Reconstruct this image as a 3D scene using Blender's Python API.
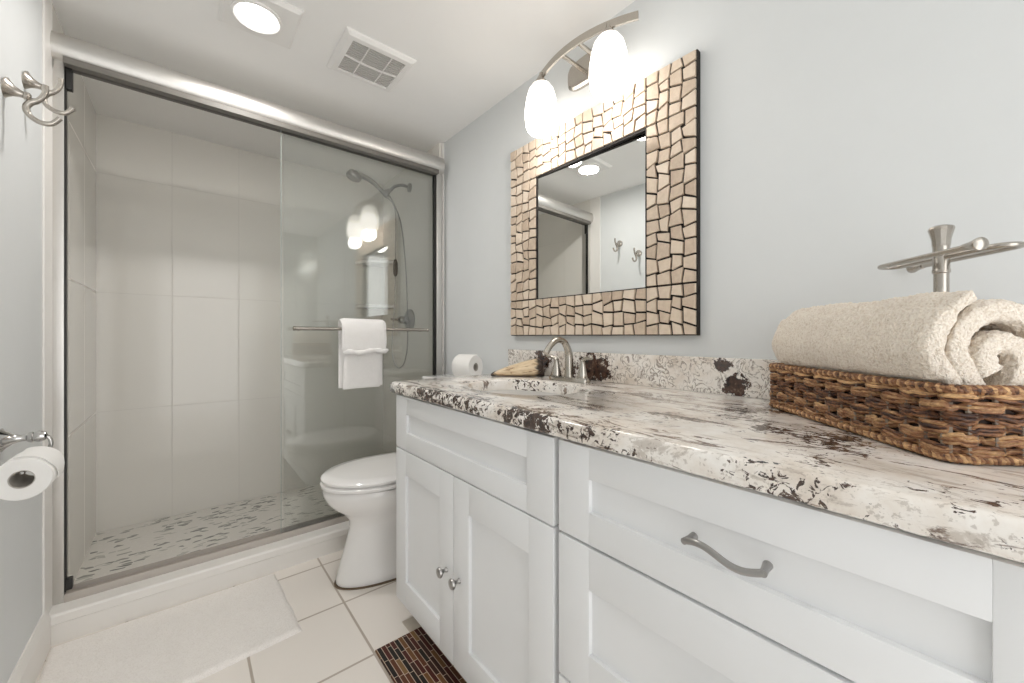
import bpy, bmesh, math, random
from math import sin, cos, pi, radians, sqrt, atan2
from mathutils import Vector, Matrix, noise

random.seed(7)
for o in list(bpy.data.objects):
    bpy.data.objects.remove(o)
S = bpy.context.scene
COL = S.collection

# ------------------------------------------------------------------ camera
FPX, YAW, Y0, HC = 393.96, 0.6929, 336.08, 1.05
cd = bpy.data.cameras.new('camera')
cd.sensor_width = 36.0
cd.sensor_fit = 'HORIZONTAL'
cd.lens = FPX / 1024 * 36
cd.shift_y = (341.5 - Y0) / 1024 * -1
cd.clip_start = 0.02
cam = bpy.data.objects.new('camera', cd)
COL.objects.link(cam)
cam.location = (0, 0, HC)
cam.rotation_euler = (pi / 2, 0, -YAW)
S.camera = cam

# ------------------------------------------------------------------ light and exposure
S.view_settings.view_transform = 'Standard'
S.view_settings.look = 'None'
S.view_settings.gamma = 1
S.view_settings.use_curve_mapping = False
S.view_settings.exposure = 0.08
S.cycles.max_bounces = 16
S.cycles.diffuse_bounces = 10
S.cycles.transparent_max_bounces = 16
wd = bpy.data.worlds.new('World')
S.world = wd
wd.use_nodes = True
wd.node_tree.nodes['Background'].inputs[0].default_value = (1.0, 0.99, 0.975, 1)
wd.node_tree.nodes['Background'].inputs[1].default_value = 2.55   # even fill added through the unseen doorway, raised to flatten the lighting
P_VANITY, P_CEIL = 1.3, 6.5
WARM = (1.0, 0.965, 0.925)


def lamp(name, kind, loc, power, size, color, rot=(0, 0, 0)):
    d = bpy.data.lights.new(name, kind)
    d.energy = power
    d.color = color
    if kind == 'AREA':
        d.shape = 'DISK'
        d.size = size
    else:
        d.shadow_soft_size = size
    o = bpy.data.objects.new(name, d)
    COL.objects.link(o)
    o.location = loc
    o.rotation_euler = rot
    return o


# room numbers (metres)
W, L, YC, YB, ZCEIL = 1.2215, -0.362, 2.021, 3.019, 2.233
YF = -0.9
DOORY = 2.12
CT = 0.88     # counter top

# the lamps inside the vanity shades and the ceiling light
SHADES = [(1.105, 1.147), (1.105, 0.818)]
for (lx, ly) in SHADES:
    lamp('vanity_bulb_light', 'POINT', (lx, ly, 1.838), P_VANITY, 0.05, WARM)
lamp('ceiling_lamp_light', 'AREA', (0.203, 1.703, 2.203), P_CEIL, 0.13, WARM)


# ------------------------------------------------------------------ node helpers
class NT:
    def __init__(s, name):
        s.m = bpy.data.materials.new(name)
        s.m.use_nodes = True
        s.t = s.m.node_tree
        s.b = s.t.nodes['Principled BSDF']

    def n(s, typ, **kw):
        nd = s.t.nodes.new(typ)
        for k, v in kw.items():
            if k in ('ins',):
                for kk, vv in v.items():
                    if hasattr(vv, 'is_output'):
                        s.t.links.new(vv, nd.inputs[kk])
                    else:
                        nd.inputs[kk].default_value = vv
            else:
                setattr(nd, k, v)
        return nd

    def l(s, a, b):
        s.t.links.new(a, b)

    def math(s, op, a, b=None, c=None, clamp=False):
        nd = s.t.nodes.new('ShaderNodeMath')
        nd.operation = op
        nd.use_clamp = clamp
        for i, v in enumerate((a, b, c)):
            if v is None:
                continue
            if hasattr(v, 'is_output'):
                s.t.links.new(v, nd.inputs[i])
            else:
                nd.inputs[i].default_value = v
        return nd.outputs[0]

    def coord(s):
        return s.t.nodes.new('ShaderNodeTexCoord').outputs['Object']

    def mapping(s, vec, scale=(1, 1, 1), rot=(0, 0, 0), loc=(0, 0, 0)):
        nd = s.n('ShaderNodeMapping', ins={'Vector': vec, 'Scale': scale, 'Rotation': rot, 'Location': loc})
        return nd.outputs[0]

    def noise(s, vec, scale, detail=3, rough=0.55, dist=0.0):
        return s.n('ShaderNodeTexNoise', ins={'Vector': vec, 'Scale': scale, 'Detail': detail, 'Roughness': rough, 'Distortion': dist}).outputs[0]

    def ramp(s, fac, stops, interp='LINEAR'):
        nd = s.n('ShaderNodeValToRGB', ins={'Fac': fac})
        cr = nd.color_ramp
        cr.interpolation = interp
        while len(cr.elements) < len(stops):
            cr.elements.new(0.5)
        for e, (p, c) in zip(cr.elements, stops):
            e.position = p
            e.color = c if len(c) == 4 else (*c, 1)
        return nd.outputs[0]

    def mix(s, fac, a, b):
        nd = s.n('ShaderNodeMix', data_type='RGBA')
        for i, v in ((0, fac), (6, a), (7, b)):
            if hasattr(v, 'is_output'):
                s.t.links.new(v, nd.inputs[i])
            else:
                nd.inputs[i].default_value = v if i == 0 else (*v, 1) if len(v) == 3 else v
        return nd.outputs[2]

    def step(s, v, lo, hi):
        nd = s.n('ShaderNodeMapRange', interpolation_type='SMOOTHSTEP', ins={'Value': v, 'From Min': lo, 'From Max': hi})
        return nd.outputs[0]

    def set(s, **kw):
        names = dict(color='Base Color', rough='Roughness', metal='Metallic', spec='Specular IOR Level', coat='Coat Weight',
                     coat_rough='Coat Roughness', em='Emission Color', ems='Emission Strength', trans='Transmission Weight',
                     sheen='Sheen Weight', sss='Subsurface Weight', sheen_rough='Sheen Roughness')
        for k, v in kw.items():
            i = s.b.inputs[names[k]]
            if hasattr(v, 'is_output'):
                s.t.links.new(v, i)
            else:
                i.default_value = (*v, 1) if isinstance(v, tuple) and len(v) == 3 else v
        return s

    def bump(s, h, strength=0.3, dist=0.002):
        nd = s.n('ShaderNodeBump', ins={'Height': h, 'Strength': strength, 'Distance': dist})
        s.l(nd.outputs[0], s.b.inputs['Normal'])


def simple(name, col, rough=0.5, metal=0.0, bumpscale=0, bumpstr=0.1, var=0.03, **kw):
    t = NT(name)
    c = t.coord()
    n = t.noise(c, 14, 3)
    lo = tuple(x * (1 - var) for x in col)
    t.set(color=t.ramp(n, [(0.3, lo), (0.7, col)]), rough=rough, metal=metal, **kw)
    if bumpscale:
        t.bump(t.noise(c, bumpscale, 2), bumpstr, 0.001)
    return t.m


M = {}
M['wall'] = simple('wall_paint', (0.715, 0.735, 0.74), 0.55, bumpscale=260, bumpstr=0.06, var=0.012)
M['ceil'] = simple('ceiling_paint', (0.90, 0.895, 0.885), 0.8, bumpscale=300, bumpstr=0.05, var=0.01)
M['white'] = simple('white_trim', (0.82, 0.80, 0.77), 0.35, var=0.01)
M['cabinet'] = simple('cabinet_lacquer', (0.79, 0.80, 0.812), 0.38, var=0.01)
M['cabbody'] = simple('cabinet_carcass', (0.50, 0.495, 0.48), 0.5, var=0.01)
M['porcelain'] = simple('porcelain', (0.84, 0.83, 0.82), 0.12, var=0.005, coat=0.3)
M['nickel'] = simple('brushed_nickel', (0.50, 0.465, 0.42), 0.27, 1.0, bumpscale=500, bumpstr=0.02, var=0.06)
M['satin'] = simple('satin_aluminium', (0.66, 0.645, 0.62), 0.42, 1.0, bumpscale=700, bumpstr=0.02, var=0.03)
M['chrome'] = simple('chrome', (0.62, 0.61, 0.60), 0.12, 1.0, var=0.02)
M['dark_nickel'] = simple('dark_nickel', (0.30, 0.29, 0.275), 0.3, 1.0, var=0.05)
M['black'] = simple('black_rubber', (0.012, 0.011, 0.010), 0.45)
M['board'] = simple('dark_grout_board', (0.012, 0.008, 0.006), 0.7)
M['tissue'] = simple('tissue', (0.86, 0.85, 0.83), 0.95, bumpscale=400, bumpstr=0.2, var=0.02)
M['card'] = simple('cardboard_core', (0.50, 0.47, 0.43), 0.9)
M['plaster'] = simple('fan_plastic', (0.85, 0.84, 0.825), 0.45, var=0.01)
M['beige'] = simple('beige_felt', (0.62, 0.56, 0.48), 0.9, var=0.15)
M['caulk'] = simple('old_caulk', (0.20, 0.14, 0.09), 0.8, var=0.4)
M['mirror'] = simple('mirror_silver', (0.90, 0.915, 0.90), 0.004, 1.0, var=0.0)


def grid_tile(name, col, grout, axes, rough, gw, var=0.02, bumps=0.35):
    """axes: two of (axis index, offset, pitch); tiles by distance to the nearest grid line, in object space"""
    t = NT(name)
    c = t.coord()
    sp = t.n('ShaderNodeSeparateXYZ', ins={0: c})
    ds = []
    ids = []
    for ax, off, pitch in axes:
        a = t.math('DIVIDE', t.math('SUBTRACT', sp.outputs[ax], off), pitch)
        fr = t.math('FRACT', a)
        ids.append(t.math('FLOOR', a))
        ds.append(t.math('MULTIPLY', t.math('MINIMUM', fr, t.math('SUBTRACT', 1.0, fr)), pitch))
    d = t.math('MINIMUM', ds[0], ds[1])
    f = t.step(d, gw * 0.5, gw * 0.5 + 0.0012)
    cv = t.n('ShaderNodeCombineXYZ', ins={0: ids[0], 1: ids[1]})
    wn = t.n('ShaderNodeTexWhiteNoise', ins={'Vector': cv.outputs[0]}).outputs[0]
    big = t.noise(c, 5, 4)
    v = t.math('ADD', t.math('MULTIPLY', wn, 0.6), t.math('MULTIPLY', big, 0.5))
    tile = t.ramp(v, [(0.1, tuple(x * (1 - var * 2) for x in col)), (0.9, col)])
    t.set(color=t.mix(f, grout, tile), rough=t.ramp(f, [(0, (0.8,) * 3), (1, (rough,) * 3)]))
    h = t.math('ADD', t.step(d, 0.0, gw * 0.5 + 0.003), t.math('MULTIPLY', t.noise(c, 9, 2), 0.12))
    t.bump(h, bumps, 0.0015)
    return t.m


M['floor'] = grid_tile('floor_tile', (0.87, 0.82, 0.765), (0.47, 0.41, 0.35), ((0, 0.4827, 0.3235), (1, 1.291, 0.3265)), 0.22, 0.007)
TILE, TGR = (0.81, 0.79, 0.745), (0.71, 0.69, 0.65)
M['tile_back'] = grid_tile('shower_tile_back', TILE, TGR, ((0, -0.0577, 0.3207), (2, 0.645, 0.638)), 0.10, 0.003, 0.012, 0.2)
M['tile_side'] = grid_tile('shower_tile_side', TILE, TGR, ((1, YB, 0.3207), (2, 0.645, 0.638)), 0.10, 0.003, 0.012, 0.2)


def shower_floor_mat():
    t = NT('shower_floor_mosaic')
    c = t.coord()
    wob = t.n('ShaderNodeVectorMath', operation='ADD', ins={0: c})
    nz = t.n('ShaderNodeTexNoise', ins={'Vector': c, 'Scale': 9.0, 'Detail': 2})
    sc = t.n('ShaderNodeVectorMath', operation='SCALE', ins={0: nz.outputs[1], 'Scale': 0.06})
    t.l(sc.outputs[0], wob.inputs[1])
    mp = t.mapping(wob.outputs[0], (1, 2.6, 1), (0, 0, 0.35))
    vo = t.n('ShaderNodeTexVoronoi', voronoi_dimensions='2D', ins={'Vector': mp, 'Scale': 27.0})
    ed = t.n('ShaderNodeTexVoronoi', voronoi_dimensions='2D', feature='DISTANCE_TO_EDGE', ins={'Vector': mp, 'Scale': 27.0})
    g = t.step(ed.outputs['Distance'], 0.03, 0.09)
    sp = t.n('ShaderNodeSeparateColor', ins={0: vo.outputs['Color']})
    stone = t.ramp(sp.outputs[0], [(0.0, (0.20, 0.20, 0.18)), (0.06, (0.30, 0.295, 0.27)), (0.13, (0.52, 0.51, 0.47)), (0.22, (0.76, 0.735, 0.69)), (1.0, (0.83, 0.80, 0.76))], 'CONSTANT')
    t.set(color=t.mix(g, (0.80, 0.78, 0.735), stone), rough=0.3)
    t.bump(g, 0.3, 0.0015)
    return t.m


M['shower_floor'] = shower_floor_mat()


def granite(name, kind):
    t = NT(name)
    c = t.coord()
    base = t.ramp(t.noise(c, 9, 6, 0.65), [(0.28, (0.60, 0.52, 0.44)), (0.42, (0.78, 0.72, 0.655)), (0.58, (0.90, 0.87, 0.83)), (0.75, (0.72, 0.68, 0.63))])
    col = base
    dark = (0.030, 0.018, 0.015)
    brown = (0.10, 0.055, 0.035)
    if kind == 'top':
        # long streaks running along the slab
        s1b = t.noise(t.mapping(c, (3.2, 1.1, 3.0), (0, 0, -0.10), (3, 1, 2)), 6.5, 9, 0.74, 1.0)
        col = t.mix(t.math('MULTIPLY', t.step(s1b, 0.53, 0.60), 0.6), col, (0.42, 0.36, 0.305))
        s1 = t.noise(t.mapping(c, (3.6, 0.95, 3.0), (0, 0, 0.10)), 5.0, 9, 0.72, 1.1)
        m1 = t.step(s1, 0.552, 0.605)
        col = t.mix(t.math('MULTIPLY', m1, 0.9), col, t.ramp(t.noise(c, 80, 3), [(0.4, (0.075, 0.042, 0.030)), (0.65, (0.30, 0.22, 0.17))]))
        # small dark flecks in clusters, strongest along the front edge
        cl = t.noise(t.mapping(c, (1, 1, 1), (0, 0, 0), (1.7, 4.1, 0.3)), 6.5, 3, 0.6)
        bl = t.noise(t.mapping(c, (1.6, 1, 1)), 62, 6, 0.62, 1.0)
        sp = t.n('ShaderNodeSeparateXYZ', ins={0: c})
        edge = t.step(sp.outputs[0], -0.235, -0.305)
        far = t.step(sp.outputs[1], -0.50, 0.15)
        k = t.math('ADD', t.math('MULTIPLY', cl, 0.85), t.math('MULTIPLY', bl, 0.85))
        k = t.math('ADD', k, t.math('MULTIPLY', edge, t.math('MULTIPLY_ADD', far, 0.095, 0.03)))
        m2 = t.step(k, 0.958, 0.982)
        col = t.mix(t.math('MULTIPLY', m2, 0.97), col, t.ramp(t.noise(c, 90, 3), [(0.40, dark), (0.64, (0.07, 0.036, 0.024)), (0.8, (0.22, 0.15, 0.11))]))
        gm = t.math('MULTIPLY', t.step(t.noise(c, 120, 4, 0.6), 0.56, 0.64), t.math('MULTIPLY', edge, 0.45))
        col = t.mix(gm, col, (0.33, 0.28, 0.235))
    else:
        # fine worm-like marks
        w = t.noise(t.mapping(c, (1, 1, 0.8)), 30, 4, 0.55, 1.8)
        a = t.math('ABSOLUTE', t.math('SUBTRACT', w, 0.5))
        msk = t.step(t.noise(c, 17, 3), 0.34, 0.50)
        m1 = t.math('MULTIPLY', t.step(a, 0.040, 0.014), msk)
        col = t.mix(t.math('MULTIPLY', m1, 0.8), col, (0.20, 0.16, 0.125))
        # dark inclusions
        for (py, pz, rx, rz, kk) in PATCHES:
            sp = t.n('ShaderNodeSeparateXYZ', ins={0: c})
            dy = t.math('DIVIDE', t.math('SUBTRACT', sp.outputs[1], py), rx)
            dz = t.math('DIVIDE', t.math('SUBTRACT', sp.outputs[2], pz), rz)
            rr = t.math('SQRT', t.math('ADD', t.math('MULTIPLY', dy, dy), t.math('MULTIPLY', dz, dz)))
            rr = t.math('ADD', rr, t.math('MULTIPLY', t.math('SUBTRACT', t.noise(c, 46, 6, 0.7), 0.5), 3.2))
            m = t.step(rr, 1.0, 0.86)
            col = t.mix(t.math('MULTIPLY', m, kk), col, t.ramp(t.noise(c, 75, 3), [(0.35, (0.018, 0.012, 0.012)), (0.62, (0.09, 0.045, 0.03)), (0.75, (0.25, 0.18, 0.13))]))
    t.set(color=col, rough=0.14, coat=0.2)
    return t.m


# countertop object sits at CTO; inclusions are given in its own space (y, z)
CTO = Vector((0.9, 0.65, 0.842))
PATCHES = [(0.962 - 0.65, 0.083, 0.085, 0.060, 1.0), (1.245 - 0.65, 0.10, 0.05, 0.045, 1.0), (0.455 - 0.65, 0.065, 0.035, 0.036, 1.0), (0.49 - 0.65, 0.125, 0.028, 0.02, 0.95)]
M['granite'] = granite('granite_top', 'top')
M['granite_splash'] = granite('granite_splash', 'splash')


def stone_mosaic():
    t = NT('split_travertine')
    c = t.coord()
    n = t.noise(c, 55, 6, 0.7)
    big = t.noise(c, 16, 2)
    geo = t.n('ShaderNodeNewGeometry')
    v = t.math('ADD', t.math('MULTIPLY', n, 0.55), t.math('MULTIPLY', geo.outputs['Random Per Island'], 0.45))
    t.set(color=t.ramp(v, [(0.2, (0.50, 0.385, 0.29)), (0.5, (0.68, 0.56, 0.44)), (0.8, (0.80, 0.69, 0.57))]), rough=0.6)
    t.bump(t.noise(c, 90, 6, 0.65), 0.6, 0.003)
    return t.m


M['stone'] = stone_mosaic()


def wicker(name, a, b, d):
    t = NT(name)
    c = t.coord()
    geo = t.n('ShaderNodeNewGeometry')
    n = t.noise(t.mapping(c, (1, 1, 4.5)), 46, 5, 0.7)
    n2 = t.noise(c, 240, 2)
    v = t.math('ADD', t.math('MULTIPLY', n, 0.62), t.math('ADD', t.math('MULTIPLY', geo.outputs['Random Per Island'], 0.22), t.math('MULTIPLY', n2, 0.16)))
    t.set(color=t.ramp(v, [(0.36, d), (0.47, b), (0.56, tuple((x + y) * .42 for x, y in zip(a, b))), (0.66, a)]), rough=0.5)
    t.bump(n2, 0.25, 0.001)
    return t.m


M['wicker'] = wicker('water_hyacinth', (0.72, 0.45, 0.22), (0.24, 0.10, 0.040), (0.035, 0.012, 0.007))
M['stake'] = wicker('grey_stake', (0.34, 0.275, 0.21), (0.18, 0.135, 0.10), (0.09, 0.065, 0.05))
M['gapshade'] = simple('weave_gap_shade', (0.028, 0.013, 0.008), 0.8, var=0.3)  # near-black, stands for the shade between the strands


def terry(name, col, dark, scale=420, strength=0.8):
    t = NT(name)
    c = t.coord()
    n = t.noise(c, scale, 2, 0.6)
    b = t.noise(c, 60, 3)
    t.set(color=t.ramp(t.math('ADD', t.math('MULTIPLY', n, 0.8), t.math('MULTIPLY', b, 0.2)), [(0.35, dark), (0.55, col)]), rough=0.95, sheen=0.25, sheen_rough=0.6, spec=0.1)
    t.bump(n, strength, 0.004)
    return t.m


M['towel_cream'] = terry('cream_terry', (0.90, 0.82, 0.72), (0.70, 0.595, 0.48), 300, 1.0)
M['towel_white'] = terry('white_terry', (0.91, 0.895, 0.885), (0.83, 0.815, 0.80))
M['mat_white'] = terry('bath_mat_cotton', (0.90, 0.865, 0.83), (0.82, 0.78, 0.74), 260, 0.6)


def opal():
    t = NT('opal_glass_shade')
    z = t.n('ShaderNodeSeparateXYZ', ins={0: t.coord()}).outputs[2]
    g = t.n('ShaderNodeMapRange', interpolation_type='SMOOTHSTEP', ins={'Value': z, 'From Min': -0.01, 'From Max': -0.10, 'To Min': 1.4, 'To Max': 3.8})
    t.set(color=(0.85, 0.83, 0.80), rough=0.25, em=(1.0, 0.945, 0.87), ems=g.outputs[0])
    return t.m


M['opal'] = opal()


def emit(name, col, s):
    t = NT(name)
    t.set(color=(0.8, 0.8, 0.8), rough=0.2, em=col, ems=s)
    return t.m


M['lens'] = emit('lamp_lens', (1.0, 0.97, 0.93), 6.0)


def glass():
    t = NT('clear_glass')
    nt = t.t
    nt.nodes.remove(t.b)
    tr = nt.nodes.new('ShaderNodeBsdfTransparent')
    tr.inputs[0].default_value = (0.982, 0.99, 0.986, 1)
    gl = nt.nodes.new('ShaderNodeBsdfGlossy')
    gl.inputs['Roughness'].default_value = 0.0
    fr = nt.nodes.new('ShaderNodeFresnel')
    fr.inputs[0].default_value = 1.62
    mx = nt.nodes.new('ShaderNodeMixShader')
    nt.links.new(fr.outputs[0], mx.inputs[0])
    nt.links.new(tr.outputs[0], mx.inputs[1])
    nt.links.new(gl.outputs[0], mx.inputs[2])
    nt.links.new(mx.outputs[0], nt.nodes['Material Output'].inputs[0])
    return t.m


M['glass'] = glass()


def strip_mosaic():
    t = NT('strip_mosaic_mat')
    c = t.coord()
    sp = t.n('ShaderNodeSeparateXYZ', ins={0: c})
    rw = t.math('DIVIDE', sp.outputs[0], 0.0148)
    row = t.math('FLOOR', rw)
    wn = t.n('ShaderNodeTexWhiteNoise', noise_dimensions='1D', ins={'W': row})
    ln_ = t.math('MULTIPLY_ADD', wn.outputs[0], 0.035, 0.058)
    cl_ = t.math('ADD', t.math('DIVIDE', sp.outputs[1], ln_), t.math('MULTIPLY', wn.outputs[0], 37.3))
    cell = t.math('FLOOR', cl_)
    f1, f2 = t.math('FRACT', rw), t.math('FRACT', cl_)
    e1 = t.math('MULTIPLY', t.math('MINIMUM', f1, t.math('SUBTRACT', 1.0, f1)), 0.0148)
    e2 = t.math('MULTIPLY', t.math('MINIMUM', f2, t.math('SUBTRACT', 1.0, f2)), ln_)
    m = t.step(t.math('MINIMUM', e1, e2), 0.0007, 0.0013)
    cv = t.n('ShaderNodeCombineXYZ', ins={0: row, 1: cell})
    g = t.n('ShaderNodeTexWhiteNoise', ins={'Vector': cv.outputs[0]}).outputs[0]
    cc = t.ramp(g, [(0.0, (0.008, 0.005, 0.005)), (0.30, (0.075, 0.010, 0.007)), (0.52, (0.12, 0.035, 0.014)), (0.66, (0.19, 0.085, 0.03)), (0.80, (0.25, 0.14, 0.055)), (0.90, (0.04, 0.010, 0.007))], 'CONSTANT')
    cc = t.mix(t.math('MULTIPLY', t.noise(t.mapping(c, (8, 1, 1)), 30, 3), 0.35), cc, (0.02, 0.012, 0.01))
    t.set(color=t.mix(m, (0.58, 0.46, 0.36), cc), rough=0.5, spec=0.3)
    t.bump(m, 0.4, 0.002)
    return t.m


M['strip'] = strip_mosaic()


def shell_mat():
    t = NT('tan_shell')
    c = t.coord()
    sp = t.n('ShaderNodeSeparateXYZ', ins={0: c})
    n = t.noise(t.mapping(c, (1, 5, 6)), 14, 5, 0.6, 0.6)
    ends = t.step(t.math('ADD', sp.outputs[0], t.math('MULTIPLY', t.math('SUBTRACT', n, 0.5), 0.05)), 0.058, 0.074)
    tip = t.step(t.math('ADD', sp.outputs[0], t.math('MULTIPLY', t.math('SUBTRACT', n, 0.5), 0.05)), -0.098, -0.112)
    tan = t.ramp(n, [(0.36, (0.22, 0.12, 0.06)), (0.42, (0.60, 0.45, 0.28)), (0.6, (0.78, 0.64, 0.45)), (0.75, (0.62, 0.47, 0.30))])
    e = t.math('MAXIMUM', ends, tip)
    t.set(color=t.mix(e, tan, (0.035, 0.018, 0.012)), rough=0.3)
    return t.m


M['shell'] = shell_mat()


# ------------------------------------------------------------------ geometry helpers (all in world coordinates)
def B():
    return bmesh.new()


def add_box(bm, x0, x1, y0, y1, z0, z1, bev=0.0, seg=2):
    t = bmesh.new()
    bmesh.ops.create_cube(t, size=1)
    for v in t.verts:
        v.co = Vector((x0 + (v.co.x + .5) * (x1 - x0), y0 + (v.co.y + .5) * (y1 - y0), z0 + (v.co.z + .5) * (z1 - z0)))
    if bev > 0:
        bmesh.ops.bevel(t, geom=t.edges[:], offset=bev, segments=seg, affect='EDGES', profile=0.6)
    merge(bm, t)
    return bm


def merge(bm, t, mat=None):
    if mat is not None:
        bmesh.ops.transform(t, matrix=mat, verts=t.verts)
    me = bpy.data.meshes.new('tmp')
    t.to_mesh(me)
    t.free()
    bm.from_mesh(me)
    bpy.data.meshes.remove(me)


def rings(bm, rs, close=True, cap0=True, cap1=True):
    """bridge a list of rings (each a list of Vectors, same length)"""
    V = [[bm.verts.new(p) for p in r] for r in rs]
    n = len(rs[0])
    for a, b in zip(V, V[1:]):
        for i in range(n if close else n - 1):
            j = (i + 1) % n
            bm.faces.new((a[i], a[j], b[j], b[i]))
    if close:
        if cap0:
            bm.faces.new(V[0][::-1])
        if cap1:
            bm.faces.new(V[-1])
    return V


def tube(bm, pts, rad, n=10, caps=True, closed=False, flat=1.0):
    pts = [Vector(p) for p in pts]
    N = len(pts)
    rr = rad if isinstance(rad, (list, tuple)) else [rad] * N
    tans = []
    for i in range(N):
        if closed:
            d = pts[(i + 1) % N] - pts[i - 1]
        else:
            d = pts[min(i + 1, N - 1)] - pts[max(i - 1, 0)]
        tans.append(d.normalized())
    up = Vector((0, 0, 1))
    if abs(tans[0].dot(up)) > 0.9:
        up = Vector((1, 0, 0))
    nrm = (up - tans[0] * up.dot(tans[0])).normalized()
    rs = []
    for i in range(N):
        nrm = nrm - tans[i] * nrm.dot(tans[i])
        nrm.normalize()
        bi = tans[i].cross(nrm)
        rs.append([pts[i] + (nrm * cos(2 * pi * k / n) + bi * sin(2 * pi * k / n) * flat) * rr[i] for k in range(n)])
    if closed:
        rs.append(rs[0])
        rings(bm, rs, True, False, False)
        bmesh.ops.remove_doubles(bm, verts=bm.verts[:], dist=1e-6)
    else:
        rings(bm, rs, True, caps, caps)
    return bm


def spline(ps, n=8):
    ps = [Vector(p) for p in ps]
    out = []
    for i in range(len(ps) - 1):
        p0, p1, p2, p3 = ps[max(i - 1, 0)], ps[i], ps[i + 1], ps[min(i + 2, len(ps) - 1)]
        for k in range(n):
            t = k / n
            out.append(0.5 * ((2 * p1) + (p2 - p0) * t + (2 * p0 - 5 * p1 + 4 * p2 - p3) * t * t + (3 * p1 - p0 - 3 * p2 + p3) * t ** 3))
    out.append(ps[-1])
    return out


def lathe(bm, prof, org, axis='z', n=32, caps=True):
    """prof: (radius, height along the axis)"""
    org = Vector(org)
    ax = {'x': (Vector((1, 0, 0)), Vector((0, 1, 0)), Vector((0, 0, 1))), '-x': (Vector((-1, 0, 0)), Vector((0, 0, 1)), Vector((0, 1, 0))),
          'y': (Vector((0, 1, 0)), Vector((0, 0, 1)), Vector((1, 0, 0))), '-y': (Vector((0, -1, 0)), Vector((1, 0, 0)), Vector((0, 0, 1))),
          'z': (Vector((0, 0, 1)), Vector((1, 0, 0)), Vector((0, 1, 0))), '-z': (Vector((0, 0, -1)), Vector((0, 1, 0)), Vector((1, 0, 0)))}[axis] if isinstance(axis, str) else axis
    a, u, v = ax
    rs = [[org + a * h + (u * cos(2 * pi * k / n) + v * sin(2 * pi * k / n)) * max(r, 1e-5) for k in range(n)] for r, h in prof]
    rings(bm, rs, True, caps, caps)
    return bm


def prism(bm, poly, axis, a0, a1):
    """poly in the two other axes, extruded along axis"""
    def P(p, a):
        if axis == 'x':
            return Vector((a, p[0], p[1]))
        if axis == 'y':
            return Vector((p[0], a, p[1]))
        return Vector((p[0], p[1], a))
    rings(bm, [[P(p, a0) for p in poly], [P(p, a1) for p in poly]])
    return bm


ROOTM = {}


def wmat(o):
    while o.parent:
        o = o.parent
    return ROOTM.get(o.name, Matrix())


def obj(name, bm, mat, parent=None, smooth=40):
    bmesh.ops.recalc_face_normals(bm, faces=bm.faces[:])
    if parent is not None:
        bmesh.ops.transform(bm, matrix=wmat(parent).inverted(), verts=bm.verts)
        loc = None
    else:
        xs = [v.co for v in bm.verts]
        mn = Vector((min(p.x for p in xs), min(p.y for p in xs), min(p.z for p in xs)))
        mx = Vector((max(p.x for p in xs), max(p.y for p in xs), max(p.z for p in xs)))
        loc = Vector(((mn.x + mx.x) / 2, (mn.y + mx.y) / 2, mn.z))
        bmesh.ops.translate(bm, verts=bm.verts, vec=-loc)
    me = bpy.data.meshes.new(name)
    bm.to_mesh(me)
    bm.free()
    if smooth:
        for p in me.polygons:
            p.use_smooth = True
        me.set_sharp_from_angle(angle=radians(smooth))
    me.materials.append(mat)
    o = bpy.data.objects.new(name, me)
    COL.objects.link(o)
    if parent is not None:
        o.parent = parent
    else:
        o.location = loc
        ROOTM[o.name] = Matrix.Translation(loc)
    return o


def tag(o, label, cat, group=None):
    o['label'] = label
    o['category'] = cat
    if group:
        o['group'] = group
    return o


def thing(name, loc, label, cat, group=None, rotz=0.0):
    o = bpy.data.objects.new(name, None)
    o.empty_display_size = 0.05
    COL.objects.link(o)
    o.location = loc
    o.rotation_euler = (0, 0, rotz)
    ROOTM[o.name] = Matrix.Translation(Vector(loc)) @ Matrix.Rotation(rotz, 4, 'Z')
    return tag(o, label, cat, group)


def struct(name, bm, mat, label=None, smooth=0, keep=False):
    """structure meshes keep their origin at the world origin so that tile grids line up with the room"""
    bmesh.ops.recalc_face_normals(bm, faces=bm.faces[:])
    me = bpy.data.meshes.new(name)
    bm.to_mesh(me)
    bm.free()
    if smooth:
        for p in me.polygons:
            p.use_smooth = True
        me.set_sharp_from_angle(angle=radians(smooth))
    me.materials.append(mat)
    o = bpy.data.objects.new(name, me)
    COL.objects.link(o)
    o['kind'] = 'structure'
    if label:
        o['label'] = label
    return o


def copy_thing(src, loc, label=None):
    r = src.copy()
    COL.objects.link(r)
    r.location = loc
    ROOTM[r.name] = Matrix.Translation(Vector(loc))
    if label:
        r['label'] = label
    for ch in list(src.children):
        c = ch.copy()
        COL.objects.link(c)
        c.parent = r
        for g in ch.children:
            d = g.copy()
            COL.objects.link(d)
            d.parent = c
    return r


# ------------------------------------------------------------------ the room
SHX = 1.196          # face of the tiled shower wall on the vanity side
struct('floor', add_box(B(), L - .1, W + .1, YF - .1, YC + .02, -0.08, 0), M['floor'], 'square cream floor tiles with tan grout')
struct('floor_shower', add_box(B(), L - .1, W + .1, YC + .02, YB + .1, -0.08, 0.004), M['shower_floor'], 'white shower floor mosaic with grey leaf-like chips')
struct('ceiling', add_box(B(), L - .1, W + .1, YF - .1, YB + .1, ZCEIL, ZCEIL + .08), M['ceil'], 'smooth off-white ceiling')
struct('wall_right', add_box(B(), W, W + .1, YF - .1, 2.14, -0.08, ZCEIL + .08), M['wall'], 'pale blue-grey painted wall behind the vanity')
struct('wall_left', add_box(B(), L - .1, L, YF - .1, 2.035, -0.08, ZCEIL + .08), M['wall'], 'pale blue-grey painted wall with robe hooks')
struct('wall_shower_right', add_box(B(), SHX, W + .1, 2.14, YB, -0.08, ZCEIL + .08), M['tile_side'], 'glossy white tiled shower wall with the fittings')
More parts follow.
